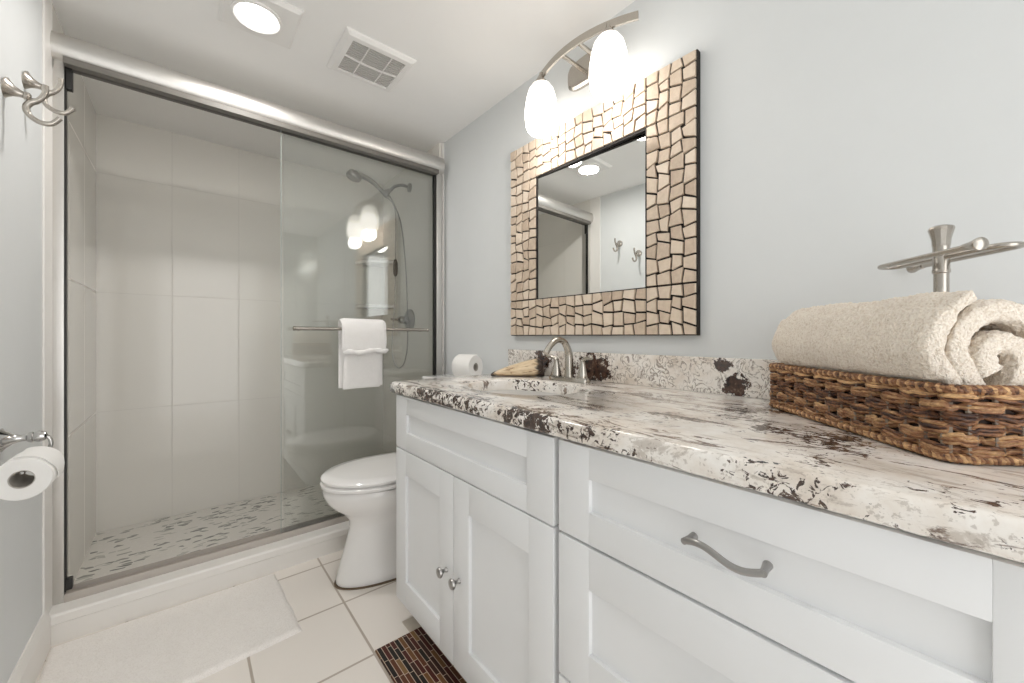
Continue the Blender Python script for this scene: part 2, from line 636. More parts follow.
struct('wall_shower_left', add_box(B(), L - .1, L, 2.035, YB, -0.08, ZCEIL + .08), M['tile_side'], 'glossy white tiled shower wall facing the fittings')
struct('wall_shower_back', add_box(B(), L - .1, W + .1, YB, YB + .1, -0.08, ZCEIL + .08), M['tile_back'], 'glossy white tiled back wall of the shower')
wf = add_box(B(), L, -0.28, YF - .1, YF, 0, ZCEIL)
add_box(wf, 0.85, W, YF - .1, YF, 0, ZCEIL)
add_box(wf, -0.28, 0.85, YF - .1, YF, 2.10, ZCEIL)  # unseen doorway, made wide so that the world fill gets in
struct('wall_front', wf, M['wall'], 'wall with the open doorway')
tr = add_box(B(), 1.208, W, 2.118, 2.142, 0, ZCEIL, 0.004)
struct('trim_1', tr, M['white'], 'white edge strip where the painted wall meets the shower')
tr = add_box(B(), L, L + .006, 1.985, 2.085, 0.0, ZCEIL, 0.002)
struct('trim_2', tr, M['white'], 'white edge strip beside the shower frame')
cb = prism(B(), [(2.021, 0), (2.021, 0.068), (2.013, 0.074), (2.013, 0.100), (2.019, 0.106), (2.155, 0.106), (2.16, 0.10), (2.16, 0)], 'x', L, SHX + .03)
struct('trim_3', cb, M['white'], 'white shower curb with a small lip along its top')
bb = prism(B(), [(L, 0), (L + .014, 0), (L + .014, 0.105), (L + .009, 0.122), (L + .004, 0.134), (L, 0.134)], 'y', YF, 2.012)
struct('baseboard_left', bb, M['white'], 'white baseboard along the painted wall')

# ------------------------------------------------------------------ shower enclosure
sd = thing('shower_door', (0.41, DOORY, 0.106), 'framed sliding glass shower door standing on the white curb', 'shower door')
hd = B()
poly = []
for k in range(13):
    a = -pi / 2 + pi * k / 12
    poly.append((2.083 - 0.032 * cos(a), 2.067 + 0.047 * sin(a)))
poly = [(2.15, 2.020)] + poly + [(2.15, 2.114)]
prism(hd, poly, 'x', L + .001, 1.186)
obj('header', hd, M['satin'], sd)
gs = add_box(B(), -0.328, 1.150, 2.058, 2.092, 2.006, 2.029)
add_box(gs, -0.328, 1.150, 2.106, 2.112, 2.002, 2.022)
obj('header_track', gs, simple('track_grey', (0.15, 0.14, 0.125), 0.5), sd)
tk = prism(B(), [(2.085, 0.106), (2.085, 0.118), (2.091, 0.132), (2.096, 0.132), (2.097, 0.120), (2.140, 0.120), (2.142, 0.135), (2.147, 0.135), (2.147, 0.106)], 'x', -0.329, 1.150)
obj('bottom_track', tk, simple('matt_aluminium', (0.47, 0.43, 0.39), 0.55, 0.4, var=0.03), sd)
for (a, b, c0, c1) in ((L, -0.329, 2.085, 2.15), (1.150, 1.186, 2.085, 2.15)):
    j = add_box(B(), a, b, c0, c1, 0.107, 2.021, 0.003)
    obj('jamb', j, M['satin'], sd)
obj('gasket', add_box(B(), -0.329, -0.325, 2.088, 2.11, 0.14, 2.006), M['black'], sd)
obj('gasket', add_box(B(), 1.136, 1.150, 2.092, 2.110, 0.14, 2.006), M['black'], sd)
bp = add_box(B(), -0.329, -0.310, 2.088, 2.112, 1.93, 2.006, 0.002)
obj('bumper', bp, M['black'], sd)
bp = add_box(B(), -0.329, -0.310, 2.088, 2.112, 0.145, 0.185, 0.003)
obj('bumper', bp, M['black'], sd)
p1 = obj('glass_panel', add_box(B(), 0.345, 1.136, 2.097, 2.103, 0.125, 2.016), M['glass'], sd, 0)
p2 = obj('glass_panel', add_box(B(), 0.360, 1.148, 2.123, 2.129, 0.125, 2.016), M['glass'], sd, 0)
e1 = add_box(B(), 0.3435, 0.3455, 2.0968, 2.1032, 0.125, 2.016)
obj('edge_strip', e1, simple('glass_edge', (0.33, 0.38, 0.36), 0.4), p1)
BARY, BARZ = 2.047, 1.086
tb = tube(B(), [(0.395, BARY, BARZ), (1.065, BARY, BARZ)], 0.0085, 14)
for bx in (0.415, 1.045):
    lathe(tb, [(0.006, 0), (0.006, 0.042), (0.012, 0.044), (0.012, 0.0495)], (bx, BARY, BARZ), 'y', 14)
for bx, sgn in ((0.395, -1), (1.065, 1)):
    lathe(tb, [(0.0085, 0), (0.0105, 0.004), (0.0105, 0.009), (0.006, 0.012)], (bx, BARY, BARZ), 'x' if sgn > 0 else '-x', 14)
obj('towel_bar', tb, M['nickel'], p1)

# hand towel folded over the bar
def sheet_from_profile(prof, thick, x0, x1, nx, jit):
    """a cloth hanging along x: prof = centre line (y,z); thick per point; closed cross-section"""
    P = spline([(0, p[0], p[1]) for p in prof], 6)
    n = len(P)
    rs = []
    for i in range(nx + 1):
        f = i / nx
        x = x0 + (x1 - x0) * f
        side = min(f, 1 - f) * 2
        out, inn = [], []
        for k in range(n):
            d = (P[min(k + 1, n - 1)] - P[max(k - 1, 0)]).normalized()
            nn = Vector((0, -d.z, d.y))
            t = thick / 2 * (min(1, (side * 7 + 0.15)) ** 0.5) * (0.55 if k in (0, n - 1) else 1)
            w = noise.noise(Vector((x * 14, k * 0.16, 3.1))) * jit
            c = P[k] + nn * w + Vector((noise.noise(Vector((f * 2, k * .12, 9))) * jit * 1.4, 0, 0))
            c.x += x
            out.append(c + nn * t)
            inn.append(c - nn * t)
        rs.append(out + inn[::-1])
    return rs


ht = B()
y0 = BARY
rings(ht, sheet_from_profile([(y0 - .030, 0.975), (y0 - .034, 1.03), (y0 - .033, 1.085), (y0 - .022, 1.118), (y0 - .001, 1.127), (y0 + .018, 1.112), (y0 + .023, 1.07), (y0 + .020, 0.95), (y0 + .018, 0.79)],
                              0.022, 0.590, 0.812, 26, 0.004))
hand = thing('hand_towel', (0.70, y0, 0.79), 'small white towel folded over the bar of the glass shower door', 'towel')
obj('towel_cloth', ht, M['towel_white'], hand, 60)
h2 = B()
pts = [(0.598 + 0.226 * k / 14, y0 - .034 - 0.003 * sin(k * 1.3), 0.972 + 0.012 * (k / 14 - .5) + 0.005 * sin(k * 0.9)) for k in range(15)]
tube(h2, pts, [0.006] + [0.0145 + 0.002 * sin(k * 2.1) for k in range(13)] + [0.006], 12)
obj('folded_hem', h2, M['towel_white'], hand, 60)
h3 = B()
rings(h3, sheet_from_profile([(y0 - .010, 1.06), (y0 - .012, 0.98), (y0 - .010, 0.90), (y0 - .006, 0.785)], 0.014, 0.603, 0.790, 20, 0.004))
obj('hanging_flap', h3, M['towel_white'], hand, 60)

# ------------------------------------------------------------------ shower fittings
SH_Y = 2.545
sh = thing('hand_shower', (SHX, SH_Y, 2.06), 'nickel hand shower head on a curved arm high on the shower wall', 'shower head')
fl = lathe(B(), [(0.032, 0), (0.032, 0.006), (0.024, 0.012), (0.013, 0.016)], (SHX, SH_Y, 2.075), '-x', 24)
obj('wall_flange', fl, M['dark_nickel'], sh)
ar = tube(B(), spline([(SHX - .010, SH_Y, 2.075), (SHX - .06, SH_Y, 2.078), (SHX - .11, SH_Y, 2.055), (SHX - .15, SH_Y, 2.010)]), 0.0105, 12)
obj('shower_arm', ar, M['dark_nickel'], sh)
br = lathe(B(), [(0.014, 0), (0.018, 0.006), (0.018, 0.03), (0.013, 0.04), (0.009, 0.055)], (SHX - .148, SH_Y, 2.022), (Vector((-.62, 0, -.78)), Vector((0, 1, 0)), Vector((.78, 0, -.62))), 18)
lathe(br, [(0.016, 0), (0.019, 0.01), (0.019, 0.03), (0.014, 0.042)], (SHX - .155, SH_Y, 1.985), (Vector((-.80, 0, .6)), Vector((0, 1, 0)), Vector((.6, 0, .8))), 18)
obj('holder', br, M['dark_nickel'], sh)
hp = spline([(SHX - .165, SH_Y, 1.975), (SHX - .215, SH_Y, 2.020), (SHX - .27, SH_Y, 2.055), (SHX - .325, SH_Y, 2.070), (SHX - .36, SH_Y, 2.068)], 6)
hs = tube(B(), hp, [0.012 + 0.006 * (i / (len(hp) - 1)) for i in range(len(hp))], 14)
ax = Vector((-.30, 0, -.954))
lathe(hs, [(0.012, -0.028), (0.034, -0.020), (0.045, -0.004), (0.047, 0.010), (0.044, 0.018)], (SHX - .375, SH_Y, 2.062), (ax, Vector((0, 1, 0)), Vector((.954, 0, -.30))), 28)
hand_set = obj('handset', hs, M['dark_nickel'], sh)
sp_ = lathe(B(), [(0.040, 0), (0.040, 0.004), (0.018, 0.006)], Vector((SHX - .375, SH_Y, 2.062)) + ax * 0.018, (ax, Vector((0, 1, 0)), Vector((.954, 0, -.30))), 28)
obj('spray_face', sp_, M['dark_nickel'], hand_set)
hx = SHX - .115
ho = spline([(SHX - .168, SH_Y, 1.972), (SHX - .125, SH_Y, 1.94), (SHX - .10, SH_Y + .005, 1.86), (SHX - .095, SH_Y + .02, 1.60), (SHX - .10, SH_Y + .02, 1.30), (SHX - .12, SH_Y + .015, 1.0), (SHX - .115, SH_Y, 0.88), (SHX - .085, SH_Y - .02, 0.835),
             (SHX - .05, SH_Y - .035, 0.89), (SHX - .035, SH_Y - .04, 1.05), (SHX - .04, SH_Y - .03, 1.45), (SHX - .07, SH_Y - .015, 1.80), (SHX - .13, SH_Y, 1.965), (SHX - .155, SH_Y, 1.985)], 10)
obj('hose', tube(B(), ho, 0.0040, 8), M['dark_nickel'], sh)
gp = lathe(B(), [(0.006, 0), (0.013, 0.015), (0.016, 0.05), (0.015, 0.09), (0.009, 0.115)], (SHX - .096, SH_Y + .02, 1.455), 'z', 16)
obj('hose_grip', gp, M['black'], sh)

sv = thing('shower_valve', (SHX, SH_Y, 1.16), 'round dark nickel shower valve with lever low on the tiled wall', 'shower valve')
e = lathe(B(), [(0.078, 0), (0.078, 0.004), (0.070, 0.012), (0.045, 0.016), (0.028, 0.020), (0.026, 0.045), (0.022, 0.05)], (SHX, SH_Y, 1.16), '-x', 32)
obj('escutcheon', e, M['dark_nickel'], sv)
lv = lathe(B(), [(0.024, 0), (0.026, 0.012), (0.020, 0.03), (0.012, 0.04)], (SHX - .050, SH_Y, 1.16), '-x', 24)
tube(lv, spline([(SHX - .068, SH_Y, 1.16), (SHX - .085, SH_Y + .01, 1.162), (SHX - .10, SH_Y + .05, 1.163), (SHX - .10, SH_Y + .075, 1.168)], 5), 0.008, 10)
obj('lever', lv, M['nickel'], sv)

for z, lb in ((1.60, 'upper white quarter-round shelf in the tiled corner of the shower'), (1.272, 'lower white quarter-round shelf in the tiled corner of the shower')):
    cs = B()
    pl = [(SHX, YB)] + [(SHX - 0.215 * cos(a), YB - 0.215 * sin(a)) for a in [pi / 2 * k / 16 for k in range(17)]]
    R0 = [Vector((p[0], p[1], z - .012)) for p in pl]
    R1 = [Vector((p[0], p[1], z + .008)) for p in pl]
    R2 = [Vector((SHX + (p[0] - SHX) * .975, YB + (p[1] - YB) * .975, z + .012)) for p in pl]
    rings(cs, [R0, R1, R2])
    tag(obj('corner_shelf', cs, M['porcelain']), lb, 'shelf', 'corner shelves in the shower')

# ------------------------------------------------------------------ toilet
TY = 1.745
tl = thing('toilet', (0.80, TY, 0), 'white elongated toilet with closed lid standing between vanity and shower curb', 'toilet')


def egg(xf, xb, b, z, n=48, sq=2.6):
    cx = xf + (xb - xf) * 0.48
    out = []
    for k in range(n):
        t = 2 * pi * k / n
        ct, st = cos(t), sin(t)
        if ct < 0:
            x = cx - (cx - xf) * abs(ct)
            y = b * st
        else:
            x = cx + (xb - cx) * abs(ct) ** (2 / sq)
            y = b * math.copysign(abs(st) ** (2 / sq), st)
        out.append(Vector((x, TY + y, z)))
    return out


bw = B()
prof = [(0.004, .492, 1.08, .118), (.012, .488, 1.085, .122), (.03, .490, 1.085, .121), (.09, .507, 1.08, .114), (.16, .528, 1.08, .109), (.225, .545, 1.09, .109), (.262, .543, 1.10, .116), (.295, .518, 1.11, .134), (.325, .480, 1.12, .157), (.355, .454, 1.13, .174), (.385, .440, 1.14, .184), (.402, .438, 1.14, .185), (.411, .444, 1.135, .181)]
rings(bw, [egg(a, b, c, z) for z, a, b, c in prof])
obj('bowl', bw, M['porcelain'], tl, 60)
st = B()
rings(st, [egg(.440, .93, .178, 0.4185), egg(.432, .935, .187, 0.4220), egg(.430, .936, .189, 0.4330), egg(.436, .932, .184, 0.4385)])
obj('seat', st, M['porcelain'], tl, 50)
ld = B()
rings(ld, [egg(.444, .93, .178, 0.4425), egg(.434, .935, .187, 0.4455), egg(.432, .936, .188, 0.4550), egg(.440, .93, .180, 0.4630), egg(.48, .90, .145, 0.4675), egg(.58, .82, .06, 0.4700)])
obj('lid', ld, M['porcelain'], tl, 50)
tk = B()
add_box(tk, 1.005, 1.212, TY - .215, TY + .215, .40, .795, .022, 4)
obj('tank', tk, M['porcelain'], tl, 50)
tk = B()
add_box(tk, .993, 1.216, TY - .227, TY + .227, .795, .832, .012, 3)
obj('tank_lid', tk, M['porcelain'], tl, 50)
fh = lathe(B(), [(0.013, 0), (0.013, 0.012), (0.008, 0.018)], (1.005, TY - .15, .76), '-x', 16)
tube(fh, [(.990, TY - .15, .76), (.985, TY - .11, .757), (.985, TY - .07, .752)], [0.006, 0.006, 0.008], 10)
obj('flush_lever', fh, M['chrome'], tl)
ck = B()
rings(ck, [egg(.482, 1.09, .128, 0.0005), egg(.482, 1.09, .128, 0.004), egg(.49, 1.08, .12, 0.0045)])
obj('caulk_line', ck, M['caulk'], tl)


# ------------------------------------------------------------------ rolls of paper
def roll(root, centre, axis, r, ln, tail=None):
    c = Vector(centre)
    ax = Vector(axis).normalized()
    up = Vector((0, 0, 1))
    u = ax.cross(up).normalized()
    n = 56
    rs = []

    def ring(rad, h, wob=0):
        return [c + ax * h + (u * cos(2 * pi * k / n) + up * sin(2 * pi * k / n)) * (rad * (1 + wob * (0.6 * sin(5 * 2 * pi * k / n) + 0.5 * sin(2 * 2 * pi * k / n + 1)))) for k in range(n)]
    w = tail or 0
    bm = B()
    rs = [ring(0.0215, -ln / 2), ring(r * .96, -ln / 2, w * .6), ring(r, -ln / 2 + .004, w), ring(r, ln / 2 - .004, w), ring(r * .96, ln / 2, w * .6), ring(0.0215, ln / 2), ring(0.0215, -ln / 2)]
    rings(bm, rs, True, False, False)
    bmesh.ops.remove_doubles(bm, verts=bm.verts[:], dist=1e-6)
    obj('paper', bm, M['tissue'], root)
    bm = B()
    rings(bm, [ring(0.0212, -ln / 2 + .001), ring(0.0212, ln / 2 - .001), ring(0.0195, ln / 2 - .001), ring(0.0195, -ln / 2 + .001), ring(0.0212, -ln / 2 + .001)], True, False, False)
    bmesh.ops.remove_doubles(bm, verts=bm.verts[:], dist=1e-6)
    obj('cardboard_core', bm, M['card'], root)


TPX, TPY, TPZ = -0.297, 1.512, 0.711
hk = thing('toilet_paper_holder', (L, 1.60, .785), 'polished toilet paper holder mounted on the painted wall', 'paper holder')
pb = lathe(B(), [(0.030, 0), (0.030, 0.004), (0.022, 0.010), (0.012, 0.022), (0.0085, 0.034), (0.0085, 0.044), (0.013, 0.049), (0.014, 0.055)], (L, 1.60, .785), 'x', 24)
lathe(pb, [(0.003, -.015), (0.011, -.011), (0.015, 0), (0.011, .011), (0.003, .015)], (L + .066, 1.60, .785), 'x', 20)
obj('wall_post', pb, M['chrome'], hk)
ra = tube(B(), spline([(L + .068, 1.60, .785), (L + .082, 1.60, .780), (L + .086, 1.60, .760), (L + .076, 1.598, .735), (L + .066, 1.588, .7265), (L + .065, 1.56, .7255), (L + .065, 1.468, .7255)], 6), 0.0045, 10)
lathe(ra, [(0.0045, 0), (0.0050, 0.002), (0.0050, 0.006), (0.003, 0.008)], (L + .065, 1.468, .7255), '-y', 12)
obj('roll_rod', ra, M['chrome'], hk)
tp = thing('toilet_paper_roll', (TPX, TPY, TPZ - .052), 'white toilet paper roll hanging on the polished wall holder', 'toilet paper')
roll(tp, (TPX, TPY, TPZ), (0, 1, 0), 0.050, 0.112)
ts = B()
for k in range(2):
    pass
arc = [(TPX + 0.0512 * cos(a), TPZ + 0.0512 * sin(a)) for a in [radians(105 - 9 * i) for i in range(15)]]
rs = []
for i, (x, z) in enumerate(arc):
    f = i / 14
    wd_ = 0.054 * (1 - max(0, f - .55) * 1.6)
    out = Vector((x - TPX, 0, z - TPZ)).normalized()
    rs.append([Vector((x, TPY + .004 - wd_, z)) + out * .0005, Vector((x, TPY + .004 + wd_, z)) + out * .0005, Vector((x, TPY + .004 + wd_, z)) + out * .0025, Vector((x, TPY + .004 - wd_, z)) + out * .0025])
rings(ts, rs)
obj('folded_sheet', ts, M['tissue'], tp)

t2 = thing('toilet_paper_roll', (1.098, 1.675, .832), 'spare white toilet paper roll lying on the toilet tank behind the counter', 'toilet paper')
roll(t2, (1.098, 1.675, .832 + .0635), (0.35, -0.94, 0), 0.062, 0.105, 0.03)

# ------------------------------------------------------------------ vanity cabinets
FX = 0.600        # face of doors and drawers
FT = 0.020


def shaker(name, root, ya, yb, za, zb, stile, rail):
    """framed front in the plane x=FX (ya<yb), recessed centre panel"""
    bm = B()
    g = 0.0015
    ya, yb, za, zb = ya + g, yb - g, za + g, zb - g
    xs = (FX, FX + .010)
    add_box(bm, FX, FX + FT, ya, ya + stile, za, zb, .0018)
    add_box(bm, FX, FX + FT, yb - stile, yb, za, zb, .0018)
    add_box(bm, FX, FX + FT, ya + stile - .0005, yb - stile + .0005, za, za + rail, .0018)
    add_box(bm, FX, FX + FT, ya + stile - .0005, yb - stile + .0005, zb - rail, zb, .0018)
    add_box(bm, FX + .010, FX + FT - .001, ya + stile - .004, yb - stile + .004, za + rail - .004, zb - rail + .004)
    # small slope from frame to panel
    return obj(name, bm, M['cabinet'], root, 30)


def knob(y, z, parent):
    bm = lathe(B(), [(0.0075, 0), (0.0075, 0.002), (0.0050, 0.006), (0.0048, 0.012), (0.0085, 0.017), (0.0135, 0.021), (0.0150, 0.025), (0.0135, 0.029), (0.008, 0.0315), (0.001, 0.0325)], (FX, y, z), '-x', 24)
    return obj('knob', bm, M['chrome_pull'], parent)


def pull(y, z, parent):
    hw = .0525
    pts = []
    for k in range(25):
        f = k / 24
        yy = y + hw - 2 * hw * f
        out = .024 + .008 * sin(pi * f)
        pts.append((FX - out, yy, z + .0065 * sin(2 * pi * f)))
    bm = tube(B(), pts, [0.0052 if 2 < k < 22 else 0.0052 for k in range(25)], 12, flat=0.75)
    for s in (1, -1):
        tube(bm, [(FX, y + s * (hw - .003), z), (FX - .012, y + s * (hw - .002), z), (FX - .027, y + s * hw, z)], [0.0064, 0.0050, 0.0050], 12)
    return obj('handle', bm, M['chrome_pull'], parent)


M['chrome_pull'] = simple('satin_pull', (0.40, 0.39, 0.38), 0.28, 1.0, var=0.03)
CY0, CY1, CY2 = 1.393, 0.578, -0.085
TOPZ = .836
vc = thing('sink_cabinet', (.9, .985, 0), 'white shaker cabinet under the sink with two knobbed doors', 'cabinet')
bd = add_box(B(), FX + FT, W - .001, CY1 + .001, CY0 - .002, .088, .842)
obj('body', bd, M['cabbody'], vc)
sk_ = add_box(B(), FX + FT + .002, W - .002, CY0 - .0025, CY0, .088, .842)
obj('side_panel', sk_, M['cabinet'], vc)
obj('toe_kick', add_box(B(), .675, .69, CY1 + .001, CY0 - .01, 0.0, .088), M['cabbody'], vc)
shaker('false_drawer_front', vc, CY1 + .006, CY0, .645, TOPZ, .086, .062)
mid = .990
d1 = shaker('door', vc, mid, CY0, .090, .644, .079, .086)
d2 = shaker('door', vc, CY1 + .006, mid, .090, .644, .079, .086)
knob(mid + .036, .355, d1)
knob(mid - .034, .355, d2)

dc = thing('drawer_cabinet', (.9, .245, 0), 'white shaker drawer cabinet under the counter end holding the basket', 'cabinet')
obj('body', add_box(B(), FX + FT, W - .001, CY2, CY1 - .001, .088, .842), M['cabbody'], dc)
obj('side_panel', add_box(B(), FX + FT + .002, W - .002, CY2 - .003, CY2, .088, .842), M['cabinet'], dc)
obj('toe_kick', add_box(B(), .675, .69, CY2 + .001, CY1 - .001, 0.0, .088), M['cabbody'], dc)
for za, zb, rail in ((.645, TOPZ, .062), (.349, .642, .082), (.090, .346, .080)):
    dr = shaker('drawer', dc, CY2, CY1 - .006, za, zb, .080, rail)
    pull((CY1 + CY2) / 2 - .010, (za + zb) / 2 + .003, dr)

# ------------------------------------------------------------------ countertop with sink opening
SX, SY, SA, SB = 0.872, 1.0, 0.160, 0.215
CX0, CX1, CYA, CYB = 0.588, W - .001, -0.17, 1.434


def rect_ring(ins, z, n=16):
    xa, xb, ya, yb = CX0 + ins, CX1, CYA + ins * .5, CYB - ins
    out = []
    R = .012

    def seg(p, q, m):
        for k in range(m):
            f = k / m
            out.append(Vector((p[0] + (q[0] - p[0]) * f, p[1] + (q[1] - p[1]) * f, z)))
    seg((xa, ya), (xa, yb - R), n * 2)
    seg((xa, yb - R), (xa + R, yb), 2)
    seg((xa + R, yb), (xb, yb), n)
    seg((xb, yb), (xb, ya), n * 2)
    seg((xb, ya), (xa, ya), n)
    return out


def oval_ring(ref, k, z):
    out = []
    for p in ref:
        a = atan2((p.y - SY) / SB, (p.x - SX) / SA)
        out.append(Vector((SX + (SA + k) * cos(a), SY + (SB + k) * sin(a), z)))
    return out


ref = rect_ring(0, 0)
ct = thing('countertop', CTO, 'speckled cream and dark brown granite worktop over the white cabinets', 'countertop')
cb_ = B()
zt, zb_ = CT, CT - .038
rs = [oval_ring(ref, 0, zb_), oval_ring(ref, 0, zt - .003), oval_ring(ref, .003, zt)]
rs += [[rs[2][i].lerp(rect_ring(.013, zt)[i], .35) for i in range(len(ref))], rect_ring(.013, zt), rect_ring(.008, zt - .001), rect_ring(.0035, zt - .0045), rect_ring(.0008, zt - .010), rect_ring(0, zt - .016), rect_ring(0, zb_ + .003), rect_ring(.003, zb_), oval_ring(ref, 0, zb_)]
rings(cb_, rs, True, False, False)
bmesh.ops.remove_doubles(cb_, verts=cb_.verts[:], dist=1e-6)
obj('slab', cb_, M['granite'], ct, 50)
bs = add_box(B(), 1.200, W - .0005, CYA, 1.475, CT + .0004, .987, .002)
obj('backsplash', bs, M['granite_splash'], ct)

sk = thing('sink', (SX, SY, CT - .19), 'white oval basin set under the granite worktop', 'sink')
sb = B()
prof = [(.018, 0), (.004, -.002), (.002, -.03), (-.008, -.08), (-.03, -.118), (-.07, -.138), (-.12, -.146)]
rs = [oval_ring(ref, k, zb_ - .0005 + h) for k, h in prof]
rs += [oval_ring(ref, k - .0 + .010, zb_ - .0005 + h - .010) for k, h in prof[::-1][:-1]] + [oval_ring(ref, .018, zb_ - .008)]
rings(sb, rs, True, True, True)
obj('basin', sb, M['porcelain'], sk, 60)
obj('drain', lathe(B(), [(0.03, 0), (0.03, 0.004), (0.022, 0.006), (0.006, 0.004)], (SX, SY, zb_ - .147), 'z', 24), M['chrome'], sk)

# faucet
FXC, FYC = 1.122, 1.012
fa = thing('faucet', (FXC, FYC, CT), 'brushed nickel faucet with arched spout standing behind the sink', 'faucet')
M['faucet'] = simple('faucet_nickel', (0.52, 0.49, 0.44), 0.2, 1.0, var=0.04)
bpl = B()
pl = []
for k in range(40):
    a = 2 * pi * k / 40
    pl.append((FXC + .030 * math.copysign(abs(cos(a)) ** .7, cos(a)), FYC + .095 * math.copysign(abs(sin(a)) ** .55, sin(a))))
rings(bpl, [[Vector((p[0], p[1], CT + .0004)) for p in pl], [Vector((p[0], p[1], CT + .010)) for p in pl], [Vector((FXC + (p[0] - FXC) * .86, FYC + (p[1] - FYC) * .95, CT + .017)) for p in pl]])
obj('base_plate', bpl, M['faucet'], fa)
spp = spline([(FXC, FYC, CT + .014), (FXC, FYC, CT + .06), (FXC - .004, FYC, CT + .11), (FXC - .028, FYC, CT + .147), (FXC - .066, FYC, CT + .155), (FXC - .102, FYC, CT + .134), (FXC - .124, FYC, CT + .108)], 8)
n_ = len(spp)
obj('spout', tube(B(), spp, [0.0185 - 0.0075 * min(1, i / (n_ * .55)) for i in range(n_)], 16), M['faucet'], fa)
for s in (1, -1):
    hb = lathe(B(), [(0.021, .012), (0.022, .018), (0.019, .030), (0.013, .055), (0.009, .075), (0.010, .080), (0.006, .086)], (FXC, FYC + s * .066, CT), 'z', 20)
    tube(hb, spline([(FXC, FYC + s * .066, CT + .080), (FXC - .004, FYC + s * .085, CT + .088), (FXC - .006, FYC + s * .115, CT + .092)], 5), [0.0075] * 5 + [0.007] * 5 + [0.005], 10)
    obj('handle', hb, M['faucet'], fa)

# shell-like ornament lying beside the faucet
OC = Vector((1.100, 1.262, CT))
oang = atan2(-0.15, 0.155)
om = thing('shell_ornament', OC, 'long tan ornament with dark brown ends lying on the worktop beside the faucet', 'ornament', rotz=oang)
sh_ = B()
rs = []
R = Matrix.Rotation(oang, 3, 'Z')
for i in range(33):
    f = i / 32
    x = -0.128 + 0.225 * f
    hgt = 0.012 + 0.068 * (f ** 0.75) * (1 if f < .86 else max(0.06, (1 - ((f - .86) / .14) ** 2)) ** .5)
    wid = 0.014 + 0.036 * sin(pi * min(1, f * .62 + .10)) * (1 if f < .86 else max(0.06, (1 - ((f - .86) / .14) ** 2)) ** .5)
    ring = []
    for k in range(28):
        a = 2 * pi * k / 28
        crease = 1 - 0.16 * math.exp(-((a - 5.5) / .25) ** 2) - 0.12 * math.exp(-((a - 2.2) / .3) ** 2)
        q = Vector((x, wid * cos(a) * crease, hgt / 2 + 0.0005 + hgt / 2 * sin(a) * crease))
        q.z += 0.003 * sin(a * 3 + f * 5) * max(0, sin(a))
        ring.append(OC + R @ q)
    rs.append(ring)
rings(sh_, rs)
obj('shell_body', sh_, M['shell'], om, 60)
lp = B()
pts = [OC + R @ Vector(p) for p in spline([(-.118, -.020, .012), (-.06, -.036, .014), (.0, -.047, .017), (.05, -.047, .022), (.082, -.036, .032), (.088, -.018, .045)], 6)]
tube(lp, pts, [0.004 + 0.005 * sin(pi * i / (len(pts) - 1)) for i in range(len(pts))], 10)
obj('shell_lip', lp, M['shell'], om, 60)

# ------------------------------------------------------------------ mirror
mr = thing('mirror', (1.205, 1.003, 1.05), 'square wall mirror in a wide frame of broken cream stone tiles', 'mirror')
MF = 1.200                                   # front of the backing board
my0, my1, mz0, mz1 = 0.562, 1.450, 1.052, 1.924
iy0, iy1, iz0, iz1 = 0.732, 1.272, 1.214, 1.752
fb = B()


def frame_boxes(bm, x0, x1, oy0, oy1, oz0, oz1, ay0, ay1, az0, az1, bev=0):
    add_box(bm, x0, x1, oy0, ay0, oz0, oz1, bev)
    add_box(bm, x0, x1, ay1, oy1, oz0, oz1, bev)
    add_box(bm, x0, x1, ay0, ay1, oz0, az0, bev)
    add_box(bm, x0, x1, ay0, ay1, az1, oz1, bev)


frame_boxes(fb, MF, W - .002, my0, my1, mz0, mz1, iy0, iy1, iz0, iz1)
obj('frame_board', fb, M['board'], mr, 0)
mg = B()
gx = 1.2085
tilt = radians(1.95)
add_box(mg, gx, gx + .004, iy0 - .003, iy1 + .003, iz0 - .003, iz1 + .003)
cy = (iy0 + iy1) / 2
bmesh.ops.rotate(mg, verts=mg.verts, cent=(gx, cy, 1.5), matrix=Matrix.Rotation(tilt, 3, 'Z'))
obj('mirror_glass', mg, M['mirror'], mr, 0)
mo = B()
rnd = random.Random(11)


def lines(segs):
    out = []
    for a, b, n in segs:
        out += [a + (b - a) * k / n for k in range(n)]
    return out + [segs[-1][1]]


YL = lines([(my0, iy0, 4), (iy0, iy1, 12), (iy1, my1, 4)])
ZL = lines([(mz0, iz0, 4), (iz0, iz1, 12), (iz1, mz1, 4)])
ny, nz = len(YL) - 1, len(ZL) - 1
fixedY = {0, 4, 16, 20}
